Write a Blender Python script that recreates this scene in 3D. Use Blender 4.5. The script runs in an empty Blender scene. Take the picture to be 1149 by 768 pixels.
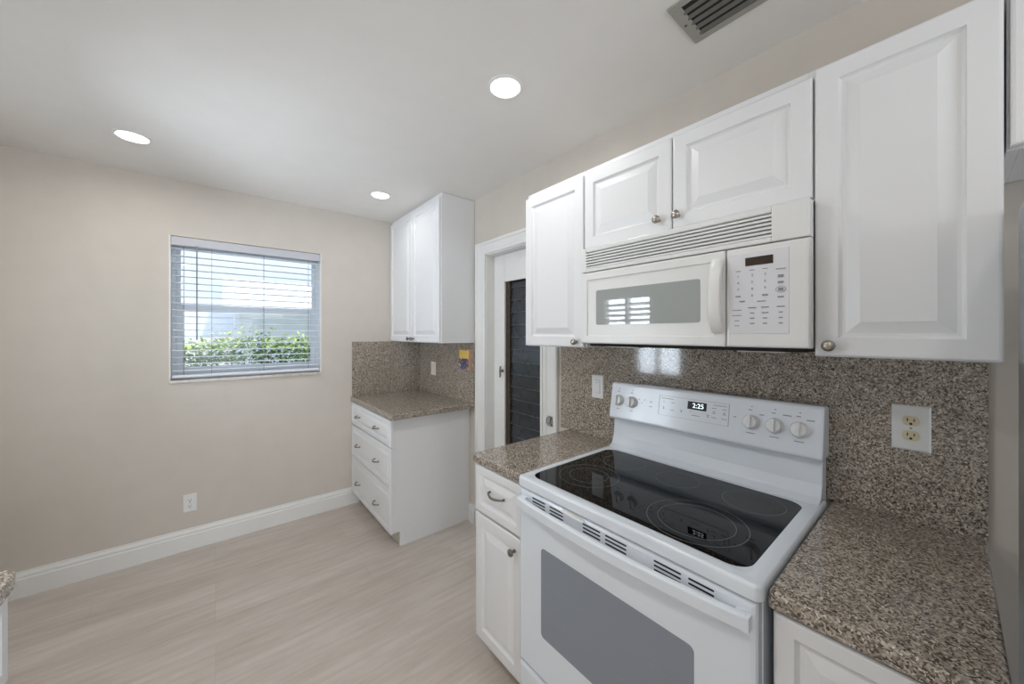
import bpy, bmesh, math, random
from mathutils import Vector, Matrix
S = bpy.context.scene
COL = S.collection
R = math.radians
random.seed(4)

# ------------------------------------------------------------------ camera, world, sun, big lights, exposure
cam_d = bpy.data.cameras.new('camera'); cam = bpy.data.objects.new('camera', cam_d); COL.objects.link(cam)
cam_d.sensor_fit = 'HORIZONTAL'; cam_d.sensor_width = 36.0; cam_d.lens = 404.4 / 1149 * 36
cam_d.shift_y = (375.07 - 384.0) / 1149; cam_d.clip_start = 0.02
cam.location = (0, 0, 1.4425); cam.rotation_euler = (R(90), 0, R(-39.44))
S.camera = cam
S.view_settings.view_transform = 'Standard'; S.view_settings.look = 'None'
S.view_settings.gamma = 1.0; S.view_settings.use_curve_mapping = False
S.view_settings.exposure = 0.07
S.cycles.max_bounces = 10; S.cycles.diffuse_bounces = 6; S.cycles.glossy_bounces = 5
S.cycles.use_denoising = True

W = bpy.data.worlds.new('world'); S.world = W; W.use_nodes = True
bg = W.node_tree.nodes['Background']; bg.inputs[0].default_value = (.80, .89, 1.0, 1); bg.inputs[1].default_value = 1.45

sun_d = bpy.data.lights.new('sun', 'SUN'); sun_d.energy = 1.9; sun_d.angle = R(2); sun_d.color = (1, .96, .9)
sun = bpy.data.objects.new('sun', sun_d); COL.objects.link(sun)
sun.rotation_euler = Vector((-0.25, 0.55, -0.8)).to_track_quat('-Z', 'Y').to_euler()

def area(name, loc, aim, sx, sy, watt, color=(1, 1, 1), spread=180):
    d = bpy.data.lights.new(name, 'AREA'); d.shape = 'RECTANGLE'; d.size = sx; d.size_y = sy
    d.energy = watt; d.color = color; d.spread = R(spread)
    o = bpy.data.objects.new(name, d); COL.objects.link(o); o.location = loc
    o.rotation_euler = Vector(aim).to_track_quat('-Z', 'Y').to_euler(); return o
area('rear_fill_light', (0.1, -2.75, 1.15), (0, 1, 0.05), 2.1, 2.0, 52, (.92, .96, 1.0))  # added fill light from behind the camera; the opening is assumed
area('daylight_side_window', (-1.12, 2.2, 1.38), (1, 0, -0.02), .6, .9, 46, (.86, .93, 1.0))
LAMP_W = 2.7

# ------------------------------------------------------------------ room numbers (metres; camera stands at the origin of the plan)
XW, YF, ZC, XL, YB = 1.527, 3.242, 2.459, -1.0, -2.6

# ------------------------------------------------------------------ materials
MATS = {}
def srgb(r, g, b):
    f = lambda c: (c / 255 / 12.92) if c / 255 <= .04045 else ((c / 255 + .055) / 1.055) ** 2.4
    return (f(r), f(g), f(b), 1)
def mat(name, color, rough=.5, metal=0, spec=.5, noise=0, nscale=8, bump=0, bscale=200, coat=0, emit=None, estr=0):
    m = bpy.data.materials.new(name); m.use_nodes = True; nt = m.node_tree
    b = nt.nodes['Principled BSDF']
    b.inputs['Base Color'].default_value = color; b.inputs['Roughness'].default_value = rough
    b.inputs['Metallic'].default_value = metal; b.inputs['Specular IOR Level'].default_value = spec
    b.inputs['Coat Weight'].default_value = coat; b.inputs['Coat Roughness'].default_value = .08
    tc = nt.nodes.new('ShaderNodeTexCoord')
    if noise:
        n = nt.nodes.new('ShaderNodeTexNoise'); n.inputs['Scale'].default_value = nscale; n.inputs['Detail'].default_value = 3
        nt.links.new(tc.outputs['Object'], n.inputs['Vector'])
        r = nt.nodes.new('ShaderNodeValToRGB')
        r.color_ramp.elements[0].position = .3; r.color_ramp.elements[1].position = .7
        r.color_ramp.elements[0].color = tuple(c * (1 - noise) for c in color[:3]) + (1,)
        r.color_ramp.elements[1].color = tuple(min(1, c * (1 + noise)) for c in color[:3]) + (1,)
        nt.links.new(n.outputs['Fac'], r.inputs['Fac']); nt.links.new(r.outputs['Color'], b.inputs['Base Color'])
    if bump:
        n2 = nt.nodes.new('ShaderNodeTexNoise'); n2.inputs['Scale'].default_value = bscale
        nt.links.new(tc.outputs['Object'], n2.inputs['Vector'])
        bp = nt.nodes.new('ShaderNodeBump'); bp.inputs['Strength'].default_value = bump; bp.inputs['Distance'].default_value = .002
        nt.links.new(n2.outputs['Fac'], bp.inputs['Height']); nt.links.new(bp.outputs['Normal'], b.inputs['Normal'])
    if emit:
        b.inputs['Emission Color'].default_value = emit; b.inputs['Emission Strength'].default_value = estr
    MATS[name] = m; return m
mat('wall_paint', srgb(203, 196, 187), .75, noise=.02, bump=.12, bscale=140)
mat('ceiling_paint', srgb(226, 223, 219), .85, noise=.012, bump=.1, bscale=120)
mat('trim_white', srgb(226, 226, 224), .4, noise=.01)
mat('cabinet_white', srgb(226, 227, 229), .35, noise=.01, nscale=3)
mat('cabinet_inside', srgb(200, 200, 198), .6, noise=.02)
mat('toe_kick', srgb(190, 184, 174), .6, noise=.03)
mat('enamel_white', srgb(222, 229, 237), .22, noise=.006, coat=.3)
mat('plastic_white', srgb(226, 227, 226), .3, noise=.006)
mat('panel_print', srgb(220, 221, 226), .3, noise=.004)
mat('knob_white', srgb(226, 228, 230), .35, noise=.01)
mat('ivory', srgb(214, 204, 172), .4, noise=.02)
mat('off_white', srgb(224, 216, 202), .4, noise=.02)
mat('slot_black', srgb(18, 18, 20), .6, noise=.02)
mat('ink_grey', srgb(138, 140, 146), .6, noise=.02)
mat('nickel', srgb(172, 166, 156), .3, 1, noise=.04, nscale=60)
mat('dark_nickel', srgb(128, 122, 114), .33, 1, noise=.06, nscale=60)
mat('chrome', srgb(205, 207, 210), .12, 1, noise=.02)
mat('cooktop_glass', srgb(7, 8, 10), .02, noise=.05, spec=.27)
mat('burner_print', srgb(120, 124, 128), .25, noise=.02)
mat('oven_glass', srgb(134, 141, 152), .12, noise=.03, nscale=900)
mat('oven_rack_line', srgb(142, 146, 152), .2, noise=.02)
mat('microwave_glass', srgb(160, 166, 165), .02, noise=.02, nscale=900, spec=.6)
mat('display_dark', srgb(10, 11, 12), .15, noise=.02)
mat('display_brown', srgb(52, 36, 28), .2, noise=.06)
mat('digit_glow', srgb(230, 245, 250), .5, emit=(.8, .95, 1, 1), estr=1.3)
mat('lamp_lens', srgb(255, 255, 255), .5, emit=(1, .985, .96, 1), estr=6)
mat('vent_metal', srgb(158, 155, 148), .5, noise=.02)
mat('vent_blade', srgb(96, 94, 88), .5, noise=.02)
mat('vent_dark', srgb(30, 30, 28), .7, noise=.05)
mat('blind_white', srgb(226, 230, 236), .45, noise=.01)
mat('rail_shaded', srgb(192, 192, 198), .5, noise=.01)  # white headrail greyed, its room-side shade put into the colour
mat('cord_grey', srgb(150, 152, 158), .7, noise=.03)
mat('alu_white', srgb(214, 222, 230), .4, noise=.01)
mat('marble_sill', srgb(196, 190, 182), .25, noise=.14, nscale=40)
mat('louver_glass', srgb(38, 42, 47), .2, noise=.18, nscale=9, spec=.6)
mat('louver_edge', srgb(64, 70, 76), .3, noise=.05)
mat('bronze', srgb(78, 68, 58), .5, .6, noise=.25, nscale=40)
mat('fridge_steel', srgb(176, 182, 188), .28, .85, noise=.02, nscale=4)
mat('fridge_dark', srgb(60, 62, 66), .4, noise=.03)
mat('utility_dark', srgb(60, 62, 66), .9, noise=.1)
mat('house_stucco', srgb(226, 233, 243), .9, noise=.03, nscale=5)
mat('house_shade', srgb(226, 234, 238), .7, noise=.05)
mat('roof_white', srgb(246, 244, 240), .8, noise=.02)
mat('ground_outside', srgb(206, 204, 196), .9, noise=.06)
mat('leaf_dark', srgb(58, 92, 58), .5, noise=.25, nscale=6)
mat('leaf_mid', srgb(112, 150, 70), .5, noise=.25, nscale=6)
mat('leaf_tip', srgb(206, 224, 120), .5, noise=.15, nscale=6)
mat('twig', srgb(80, 66, 50), .8, noise=.2)
mat('wood_edge', srgb(196, 160, 130), .5, noise=.12, nscale=30)
mat('screw_dark', srgb(70, 66, 60), .4, .5, noise=.05)

def glass_mat():
    m = bpy.data.materials.new('window_glass'); m.use_nodes = True; nt = m.node_tree
    for n in list(nt.nodes): nt.nodes.remove(n)
    o = nt.nodes.new('ShaderNodeOutputMaterial'); mx = nt.nodes.new('ShaderNodeMixShader')
    t = nt.nodes.new('ShaderNodeBsdfTransparent'); t.inputs[0].default_value = (.95, .975, 1, 1)
    g = nt.nodes.new('ShaderNodeBsdfGlossy'); g.inputs['Roughness'].default_value = .02
    fr = nt.nodes.new('ShaderNodeFresnel'); fr.inputs[0].default_value = 1.3
    nt.links.new(fr.outputs[0], mx.inputs[0]); nt.links.new(t.outputs[0], mx.inputs[1]); nt.links.new(g.outputs[0], mx.inputs[2])
    nt.links.new(mx.outputs[0], o.inputs[0]); MATS['window_glass'] = m
glass_mat()

def granite_mat():
    m = bpy.data.materials.new('granite'); m.use_nodes = True; nt = m.node_tree; b = nt.nodes['Principled BSDF']
    tc = nt.nodes.new('ShaderNodeTexCoord')
    nz = nt.nodes.new('ShaderNodeTexNoise'); nz.inputs['Scale'].default_value = 90; nz.inputs['Detail'].default_value = 2
    nt.links.new(tc.outputs['Object'], nz.inputs['Vector'])
    ad = nt.nodes.new('ShaderNodeMixRGB'); ad.blend_type = 'ADD'; ad.inputs[0].default_value = .012
    nt.links.new(tc.outputs['Object'], ad.inputs[1]); nt.links.new(nz.outputs['Color'], ad.inputs[2])
    v = nt.nodes.new('ShaderNodeTexVoronoi'); v.inputs['Scale'].default_value = 290
    nt.links.new(ad.outputs[0], v.inputs['Vector'])
    sep = nt.nodes.new('ShaderNodeSeparateColor'); nt.links.new(v.outputs['Color'], sep.inputs[0])
    r = nt.nodes.new('ShaderNodeValToRGB'); r.color_ramp.interpolation = 'CONSTANT'
    stops = [(0, (82, 75, 69)), (.16, (120, 112, 103)), (.36, (156, 147, 136)), (.58, (178, 169, 158)), (.78, (198, 190, 179)), (.93, (222, 215, 205))]
    cr = r.color_ramp
    while len(cr.elements) < len(stops): cr.elements.new(.5)
    for e, (p, c) in zip(cr.elements, stops): e.position = p; e.color = srgb(*c)
    nt.links.new(sep.outputs[0], r.inputs[0])
    n2 = nt.nodes.new('ShaderNodeTexNoise'); n2.inputs['Scale'].default_value = 26; n2.inputs['Detail'].default_value = 4
    nt.links.new(tc.outputs['Object'], n2.inputs['Vector'])
    r2 = nt.nodes.new('ShaderNodeValToRGB'); r2.color_ramp.elements[0].position = .35; r2.color_ramp.elements[1].position = .7
    r2.color_ramp.elements[0].color = (.82, .8, .78, 1); r2.color_ramp.elements[1].color = (1, .97, .94, 1)
    nt.links.new(n2.outputs['Fac'], r2.inputs[0])
    mu = nt.nodes.new('ShaderNodeMixRGB'); mu.blend_type = 'MULTIPLY'; mu.inputs[0].default_value = 1
    nt.links.new(r.outputs[0], mu.inputs[1]); nt.links.new(r2.outputs[0], mu.inputs[2])
    nt.links.new(mu.outputs[0], b.inputs['Base Color'])
    b.inputs['Roughness'].default_value = .075; b.inputs['Specular IOR Level'].default_value = .55
    MATS['granite'] = m
granite_mat()

def floor_mat():
    m = bpy.data.materials.new('vinyl_plank'); m.use_nodes = True; nt = m.node_tree; b = nt.nodes['Principled BSDF']
    tc = nt.nodes.new('ShaderNodeTexCoord')
    br = nt.nodes.new('ShaderNodeTexBrick'); br.inputs['Scale'].default_value = 1; br.offset = .41; br.offset_frequency = 3
    br.inputs['Brick Width'].default_value = 1.22; br.inputs['Row Height'].default_value = .18
    br.inputs['Mortar Size'].default_value = .0008; br.inputs['Mortar Smooth'].default_value = .3; br.inputs['Bias'].default_value = 0
    br.inputs['Color1'].default_value = srgb(205, 197, 189); br.inputs['Color2'].default_value = srgb(213, 206, 199)
    br.inputs['Mortar'].default_value = srgb(190, 182, 174)
    nt.links.new(tc.outputs['Object'], br.inputs['Vector'])
    mp = nt.nodes.new('ShaderNodeMapping'); mp.inputs['Scale'].default_value = (1.5, 15, 1)
    nt.links.new(tc.outputs['Object'], mp.inputs['Vector'])
    n = nt.nodes.new('ShaderNodeTexNoise'); n.inputs['Scale'].default_value = 2.3; n.inputs['Detail'].default_value = 8; n.inputs['Roughness'].default_value = .68
    nt.links.new(mp.outputs[0], n.inputs['Vector'])
    r = nt.nodes.new('ShaderNodeValToRGB'); r.color_ramp.elements[0].position = .3; r.color_ramp.elements[1].position = .68
    r.color_ramp.elements[0].color = (.80, .775, .755, 1); r.color_ramp.elements[1].color = (1, 1, 1, 1)
    nt.links.new(n.outputs['Fac'], r.inputs[0])
    mu = nt.nodes.new('ShaderNodeMixRGB'); mu.blend_type = 'MULTIPLY'; mu.inputs[0].default_value = 1
    nt.links.new(br.outputs['Color'], mu.inputs[1]); nt.links.new(r.outputs[0], mu.inputs[2])
    mp2 = nt.nodes.new('ShaderNodeMapping'); mp2.inputs['Scale'].default_value = (.9, 3.2, 1)
    nt.links.new(tc.outputs['Object'], mp2.inputs['Vector'])
    n2 = nt.nodes.new('ShaderNodeTexNoise'); n2.inputs['Scale'].default_value = 2.2; n2.inputs['Detail'].default_value = 3
    nt.links.new(mp2.outputs[0], n2.inputs['Vector'])
    r2 = nt.nodes.new('ShaderNodeValToRGB'); r2.color_ramp.elements[0].position = .35; r2.color_ramp.elements[1].position = .65
    r2.color_ramp.elements[0].color = (.90, .88, .865, 1); r2.color_ramp.elements[1].color = (1, 1, 1, 1)
    nt.links.new(n2.outputs['Fac'], r2.inputs[0])
    mu2 = nt.nodes.new('ShaderNodeMixRGB'); mu2.blend_type = 'MULTIPLY'; mu2.inputs[0].default_value = 1
    nt.links.new(mu.outputs[0], mu2.inputs[1]); nt.links.new(r2.outputs[0], mu2.inputs[2])
    nt.links.new(mu2.outputs[0], b.inputs['Base Color'])
    b.inputs['Roughness'].default_value = .42; b.inputs['Specular IOR Level'].default_value = .4
    MATS['vinyl_plank'] = m
floor_mat()

def plaque_mat():
    # an abstract blotchy picture: gold ground, muted blue and red-brown patches
    m = bpy.data.materials.new('painted_panel'); m.use_nodes = True; nt = m.node_tree; b = nt.nodes['Principled BSDF']
    tc = nt.nodes.new('ShaderNodeTexCoord')
    v = nt.nodes.new('ShaderNodeTexVoronoi'); v.inputs['Scale'].default_value = 75
    nt.links.new(tc.outputs['Object'], v.inputs['Vector'])
    sep = nt.nodes.new('ShaderNodeSeparateColor'); nt.links.new(v.outputs['Color'], sep.inputs[0])
    r = nt.nodes.new('ShaderNodeValToRGB'); r.color_ramp.interpolation = 'CONSTANT'
    cs = [(0, (70, 84, 120)), (.3, (126, 70, 52)), (.55, (92, 104, 140)), (.75, (60, 50, 60)), (.9, (196, 190, 200))]
    while len(r.color_ramp.elements) < len(cs): r.color_ramp.elements.new(.5)
    for e, (p, c) in zip(r.color_ramp.elements, cs): e.position = p; e.color = srgb(*c)
    nt.links.new(sep.outputs[0], r.inputs[0])
    sx = nt.nodes.new('ShaderNodeSeparateXYZ'); nt.links.new(tc.outputs['Object'], sx.inputs[0])
    n = nt.nodes.new('ShaderNodeTexNoise'); n.inputs['Scale'].default_value = 55
    nt.links.new(tc.outputs['Object'], n.inputs['Vector'])
    ma = nt.nodes.new('ShaderNodeMath'); ma.operation = 'MULTIPLY_ADD'; ma.inputs[1].default_value = .05
    nt.links.new(n.outputs['Fac'], ma.inputs[0]); nt.links.new(sx.outputs['Z'], ma.inputs[2])
    g = nt.nodes.new('ShaderNodeMath'); g.operation = 'GREATER_THAN'; g.inputs[1].default_value = .112
    nt.links.new(ma.outputs[0], g.inputs[0])
    mx = nt.nodes.new('ShaderNodeMixRGB'); nt.links.new(g.outputs[0], mx.inputs[0])
    nt.links.new(r.outputs[0], mx.inputs[1]); mx.inputs[2].default_value = srgb(222, 190, 92)
    nt.links.new(mx.outputs[0], b.inputs['Base Color']); b.inputs['Roughness'].default_value = .35
    MATS['painted_panel'] = m
plaque_mat()

# ------------------------------------------------------------------ mesh helpers
def box(bm, x0, x1, y0, y1, z0, z1):
    vs = [bm.verts.new(p) for p in ((x0, y0, z0), (x1, y0, z0), (x1, y1, z0), (x0, y1, z0), (x0, y0, z1), (x1, y0, z1), (x1, y1, z1), (x0, y1, z1))]
    for f in ((0, 3, 2, 1), (4, 5, 6, 7), (0, 1, 5, 4), (1, 2, 6, 5), (2, 3, 7, 6), (3, 0, 4, 7)):
        bm.faces.new([vs[i] for i in f])
    return vs
def prism(bm, pts, fn, a, b):
    """closed 2-D outline pts swept from a to b; fn(p, t) -> 3-D"""
    A = [bm.verts.new(fn(p, a)) for p in pts]; B = [bm.verts.new(fn(p, b)) for p in pts]; n = len(pts)
    for i in range(n): bm.faces.new((A[i], A[(i + 1) % n], B[(i + 1) % n], B[i]))
    bm.faces.new(A[::-1]); bm.faces.new(B)
def lathe(bm, o, axis, prof, seg=24):
    """prof = [(radius, height along axis)]; closed with end caps where the radius is > 0"""
    ax = Vector(axis).normalized(); q = ax.to_track_quat('Z', 'Y'); o = Vector(o); rings = []
    for r, h in prof:
        if r < 1e-6: rings.append([bm.verts.new(o + ax * h)])
        else: rings.append([bm.verts.new(o + q @ Vector((r * math.cos(2 * math.pi * i / seg), r * math.sin(2 * math.pi * i / seg), h))) for i in range(seg)])
    for a, b in zip(rings, rings[1:]):
        for i in range(seg):
            j = (i + 1) % seg
            if len(a) == 1 and len(b) == 1: continue
            if len(a) == 1: bm.faces.new((a[0], b[j], b[i]))
            elif len(b) == 1: bm.faces.new((a[i], a[j], b[0]))
            else: bm.faces.new((a[i], a[j], b[j], b[i]))
    if len(rings[0]) > 1: bm.faces.new(rings[0][::-1])
    if len(rings[-1]) > 1: bm.faces.new(rings[-1])
def tube(bm, pts, r, seg=10):
    pts = [Vector(p) for p in pts]; rings = []
    rr = r if isinstance(r, (list, tuple)) else [r] * len(pts)
    for i, p in enumerate(pts):
        t = (pts[min(i + 1, len(pts) - 1)] - pts[max(i - 1, 0)]).normalized()
        q = t.to_track_quat('Z', 'Y')
        rings.append([bm.verts.new(p + q @ Vector((rr[i] * math.cos(2 * math.pi * k / seg), rr[i] * math.sin(2 * math.pi * k / seg), 0))) for k in range(seg)])
    for a, b in zip(rings, rings[1:]):
        # keep rings aligned (no twist): start b at the vertex closest to a[0]
        s = min(range(seg), key=lambda k: (b[k].co - pts[rings.index(b)] - (a[0].co - pts[rings.index(a)])).length)
        b[:] = b[s:] + b[:s]
        for k in range(seg):
            j = (k + 1) % seg; bm.faces.new((a[k], a[j], b[j], b[k]))
    bm.faces.new(rings[0][::-1]); bm.faces.new(rings[-1])
def nest(bm, fn, u0, u1, v0, v1, prof):
    """concentric rectangles; prof = [(inset, depth outward)], fn(u, v, d) -> 3-D; first and last loops are closed with faces"""
    loops = []
    for i, d in prof:
        loops.append([bm.verts.new(fn(u, v, d)) for u, v in ((u0 + i, v0 + i), (u1 - i, v0 + i), (u1 - i, v1 - i), (u0 + i, v1 - i))])
    for a, b in zip(loops, loops[1:]):
        for k in range(4):
            j = (k + 1) % 4; bm.faces.new((a[k], a[j], b[j], b[k]))
    bm.faces.new(loops[0][::-1]); bm.faces.new(loops[-1])
def rrect(u0, u1, v0, v1, r, n=6):
    P = []
    for cx, cy, a0 in ((u1 - r, v0 + r, -90), (u1 - r, v1 - r, 0), (u0 + r, v1 - r, 90), (u0 + r, v0 + r, 180)):
        for k in range(n + 1):
            a = R(a0 + 90 * k / n); P.append((cx + r * math.cos(a), cy + r * math.sin(a)))
    return P
def ring(bm, c, r0, r1, z0, z1, seg=64):
    lv = [[bm.verts.new((c[0] + r * math.cos(2 * math.pi * k / seg), c[1] + r * math.sin(2 * math.pi * k / seg), z)) for k in range(seg)]
          for r, z in ((r0, z0), (r1, z0), (r1, z1), (r0, z1))]
    for a, b in zip(lv, lv[1:] + lv[:1]):
        for k in range(seg):
            j = (k + 1) % seg; bm.faces.new((a[k], a[j], b[j], b[k]))
def wloc(o):
    v = Vector((0, 0, 0))
    while o: v += o.location; o = o.parent
    return v
def obj(name, bm, m, parent=None, bevel=0, smooth=False, origin=None, seg=2):
    o_ = Vector(origin) if origin else (wloc(parent) if parent else Vector((0, 0, 0)))
    bmesh.ops.recalc_face_normals(bm, faces=bm.faces)
    off = o_
    bmesh.ops.translate(bm, verts=bm.verts, vec=-off)
    me = bpy.data.meshes.new(name); bm.to_mesh(me); bm.free()
    for mm in (m if isinstance(m, (list, tuple)) else [m]): me.materials.append(MATS[mm])
    if smooth:
        for p in me.polygons: p.use_smooth = True
    o = bpy.data.objects.new(name, me); COL.objects.link(o)
    if parent: o.parent = parent; o.location = o_ - wloc(parent)
    else: o.location = o_
    if smooth: me.set_sharp_from_angle(angle=R(40))
    if bevel:
        b = o.modifiers.new('bevel', 'BEVEL'); b.width = bevel; b.segments = seg; b.limit_method = 'ANGLE'; b.angle_limit = R(35)
    return o
def BM(): return bmesh.new()
def bxo(name, dims, m, parent=None, bevel=0, **k):
    bm = BM(); box(bm, *dims); return obj(name, bm, m, parent, bevel, **k)
def thing(name, label, cat, loc=(0, 0, 0), group=None):
    o = bpy.data.objects.new(name, None); COL.objects.link(o); o.location = loc; o.empty_display_size = .05
    o['label'] = label; o['category'] = cat
    if group: o['group'] = group
    return o
def tag(o, label, cat, group=None):
    o['label'] = label; o['category'] = cat
    if group: o['group'] = group
    return o
def struct(o): o['kind'] = 'structure'; return o
def sroot(name, loc=(0, 0, 0)):
    o = bpy.data.objects.new(name, None); COL.objects.link(o); o.location = loc; o['kind'] = 'structure'; return o
def copy_tree(o, parent=None):
    c = o.copy(); COL.objects.link(c); c.parent = parent
    for ch in list(o.children): copy_tree(ch, c)
    return c
def text_mesh(body, size, name, m, parent, fn, depth=.0006, align='CENTER'):
    """small lettering as a mesh; fn(x, y, z) maps text space to the world"""
    cu = bpy.data.curves.new(name, 'FONT'); cu.body = body; cu.size = size; cu.align_x = align; cu.align_y = 'CENTER'; cu.extrude = depth
    cu.resolution_u = 3
    t = bpy.data.objects.new(name, cu); COL.objects.link(t)
    me = t.evaluated_get(bpy.context.evaluated_depsgraph_get()).to_mesh()
    bm = BM(); bm.from_mesh(me); COL.objects.unlink(t); bpy.data.objects.remove(t)
    for v in bm.verts: v.co = Vector(fn(*v.co))
    return obj(name, bm, m, parent) if parent is not False else bm

# ------------------------------------------------------------------ room shell
struct(bxo('floor', (XL - .1, 1.9, YB - .6, YF + .1, -.06, 0), 'vinyl_plank'))
struct(bxo('ceiling', (XL - .1, XW + .12, YB - .1, YF + .12, ZC, ZC + .08), 'ceiling_paint'))
WX0, WX1, WZ0, WZ1 = -.235, .663, 1.133, 2.091          # far window opening
bm = BM()
for d in ((XL - .1, WX0, YF, YF + .12, 0, ZC), (WX1, XW + .12, YF, YF + .12, 0, ZC), (WX0, WX1, YF, YF + .12, 0, WZ0), (WX0, WX1, YF, YF + .12, WZ1, ZC)): box(bm, *d)
struct(obj('wall_far', bm, 'wall_paint'))
DY0, DY1, DZ = 1.545, 2.160, 2.028                      # side door opening
bm = BM()
for d in ((XW, XW + .12, YB, DY0, 0, ZC), (XW, XW + .12, DY1, YF, 0, ZC), (XW, XW + .12, DY0, DY1, DZ, ZC)): box(bm, *d)
struct(obj('wall_right', bm, 'wall_paint'))
LY0, LY1, LZ0, LZ1 = 1.90, 2.50, .95, 1.86              # side window on the left wall
bm = BM()
for d in ((XL - .1, XL, YB, LY0, 0, ZC), (XL - .1, XL, LY1, YF, 0, ZC), (XL - .1, XL, LY0, LY1, 0, LZ0), (XL - .1, XL, LY0, LY1, LZ1, ZC)): box(bm, *d)
struct(obj('wall_left', bm, 'wall_paint'))
bm = BM()
for d in ((XL - .1, -1.0 + .02, YB - .1, YB, 0, ZC), (1.2, XW + .12, YB - .1, YB, 0, ZC), (-.98, 1.2, YB - .1, YB, 2.15, ZC)): box(bm, *d)
struct(obj('wall_back', bm, 'wall_paint'))
# assumed utility space behind the louvered door, a dark box closed against light
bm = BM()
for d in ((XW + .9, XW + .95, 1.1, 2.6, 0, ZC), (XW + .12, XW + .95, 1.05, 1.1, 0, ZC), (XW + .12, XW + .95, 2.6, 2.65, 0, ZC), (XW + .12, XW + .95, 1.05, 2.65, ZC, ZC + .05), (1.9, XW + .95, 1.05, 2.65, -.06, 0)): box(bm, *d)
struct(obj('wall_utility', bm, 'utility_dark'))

# baseboards: profile (distance from wall, height)
BP = [(0, 0), (.016, 0), (.016, .098), (.0125, .104), (.0125, .109), (.014, .112), (.012, .120), (.007, .130), (.006, .140), (0, .140)]
bm = BM(); prism(bm, BP, lambda p, t: (t, YF - p[0], p[1]), XL, .955); struct(obj('baseboard_far', bm, 'trim_white'))
bm = BM(); prism(bm, BP, lambda p, t: (XW - p[0], t, p[1]), 2.285, 2.372); struct(obj('baseboard_right', bm, 'trim_white'))
bm = BM(); prism(bm, BP, lambda p, t: (XL + p[0], t, p[1]), 1.36, YF); struct(obj('baseboard_left', bm, 'trim_white'))

# ------------------------------------------------------------------ window with single-hung sashes
w1 = sroot('window_1', (.214, YF, WZ0))
bm = BM()
y0, y1 = YF + .075, YF + .115
for d in ((WX0, WX0 + .03, y0, y1, WZ0, WZ1), (WX1 - .03, WX1, y0, y1, WZ0, WZ1), (WX0 + .03, WX1 - .03, y0, y1, WZ1 - .03, WZ1), (WX0 + .03, WX1 - .03, y0, y1, WZ0, WZ0 + .045)): box(bm, *d)
obj('window_frame', bm, 'alu_white', w1, .003)
def sash(z0, z1, ya, yb, t):
    bm = BM()
    for d in ((WX0 + .03, WX0 + .03 + t, ya, yb, z0, z1), (WX1 - .03 - t, WX1 - .03, ya, yb, z0, z1), (WX0 + .03 + t, WX1 - .03 - t, ya, yb, z0, z0 + .04), (WX0 + .03 + t, WX1 - .03 - t, ya, yb, z1 - .04, z1)): box(bm, *d)
    s = obj('sash', bm, 'alu_white', w1, .003)
    bxo('window_pane', (WX0 + .03 + t, WX1 - .03 - t, (ya + yb) / 2 - .002, (ya + yb) / 2 + .002, z0 + .04, z1 - .04), 'window_glass', s)
sash(1.60, WZ1 - .03, YF + .096, YF + .112, .022)
sash(WZ0 + .045, 1.645, YF + .078, YF + .094, .034)
bxo('window_sill', (WX0 - .0, WX1 + .0, YF - .012, YF + .08, WZ0 - .018, WZ0 + .004), 'marble_sill', w1, .004)
bm = BM()
for d in ((WX0, WX0 + .008, YF - .003, YF + .075, WZ0 + .004, WZ1), (WX1 - .008, WX1, YF - .003, YF + .075, WZ0 + .004, WZ1)): box(bm, *d)
obj('reveal', bm, 'trim_white', w1)

# side window with wide shutter slats (left wall, seen only mirrored in the glossy fronts)
w2 = sroot('window_2', (XL, 2.2, LZ0))
bm = BM()
for d in ((XL - .06, XL + .012, LY0, LY0 + .03, LZ0, LZ1), (XL - .06, XL + .012, LY1 - .03, LY1, LZ0, LZ1), (XL - .06, XL + .012, 2.185, 2.215, LZ0, LZ1), (XL - .06, XL + .012, LY0, LY1, LZ0, LZ0 + .035), (XL - .06, XL + .012, LY0, LY1, LZ1 - .035, LZ1)): box(bm, *d)
obj('window_frame', bm, 'trim_white', w2)
bm = BM()
z = LZ0 + .07
while z < LZ1 - .05:
    for a, b in ((LY0 + .03, 2.185), (2.215, LY1 - .03)):
        prism(bm, [(XL - .045, z - .012), (XL - .043, z - .016), (XL - .005, z + .010), (XL - .007, z + .014)], lambda p, t: (p[0], t, p[1]), a, b)
    z += .057
obj('shutter_slats', bm, 'trim_white', w2)
bxo('window_pane', (XL - .075, XL - .071, LY0, LY1, LZ0, LZ1), 'window_glass', w2)

# ------------------------------------------------------------------ louvered side door
d1 = sroot('door_1', (XW, 1.85, 0))
XD0 = XW + .066                                          # face of the door leaf
bm = BM()                                                # jamb lining
for d in ((XW, XW + .12, DY0 - .001, DY0 + .012, 0, DZ), (XW, XW + .12, DY1 - .012, DY1 + .001, 0, DZ), (XW, XW + .12, DY0, DY1, DZ - .012, DZ + .001)): box(bm, *d)
obj('jamb', bm, 'trim_white', d1)
GY0, GY1, GZ0, GZ1 = 1.638, 2.022, .38, 1.822            # glazed part
bm = BM(); ya, yb = DY0 + .013, DY1 - .013
for d in ((XD0, XD0 + .04, ya, GY0, .01, DZ - .015), (XD0, XD0 + .04, GY1, yb, .01, DZ - .015), (XD0, XD0 + .04, GY0, GY1, .01, GZ0), (XD0, XD0 + .04, GY0, GY1, GZ1, DZ - .015)): box(bm, *d)
leaf = obj('door_leaf', bm, 'trim_white', d1, .002)
bm = BM()
for d in ((XD0 - .006, XD0 + .004, GY0 - .004, GY0 + .012, GZ0, GZ1), (XD0 - .006, XD0 + .004, GY1 - .010, GY1 + .004, GZ0, GZ1), (XD0 - .006, XD0 + .004, GY0, GY1, GZ1 - .008, GZ1 + .006)): box(bm, *d)
obj('glazing_bead', bm, 'trim_white', leaf)
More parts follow.
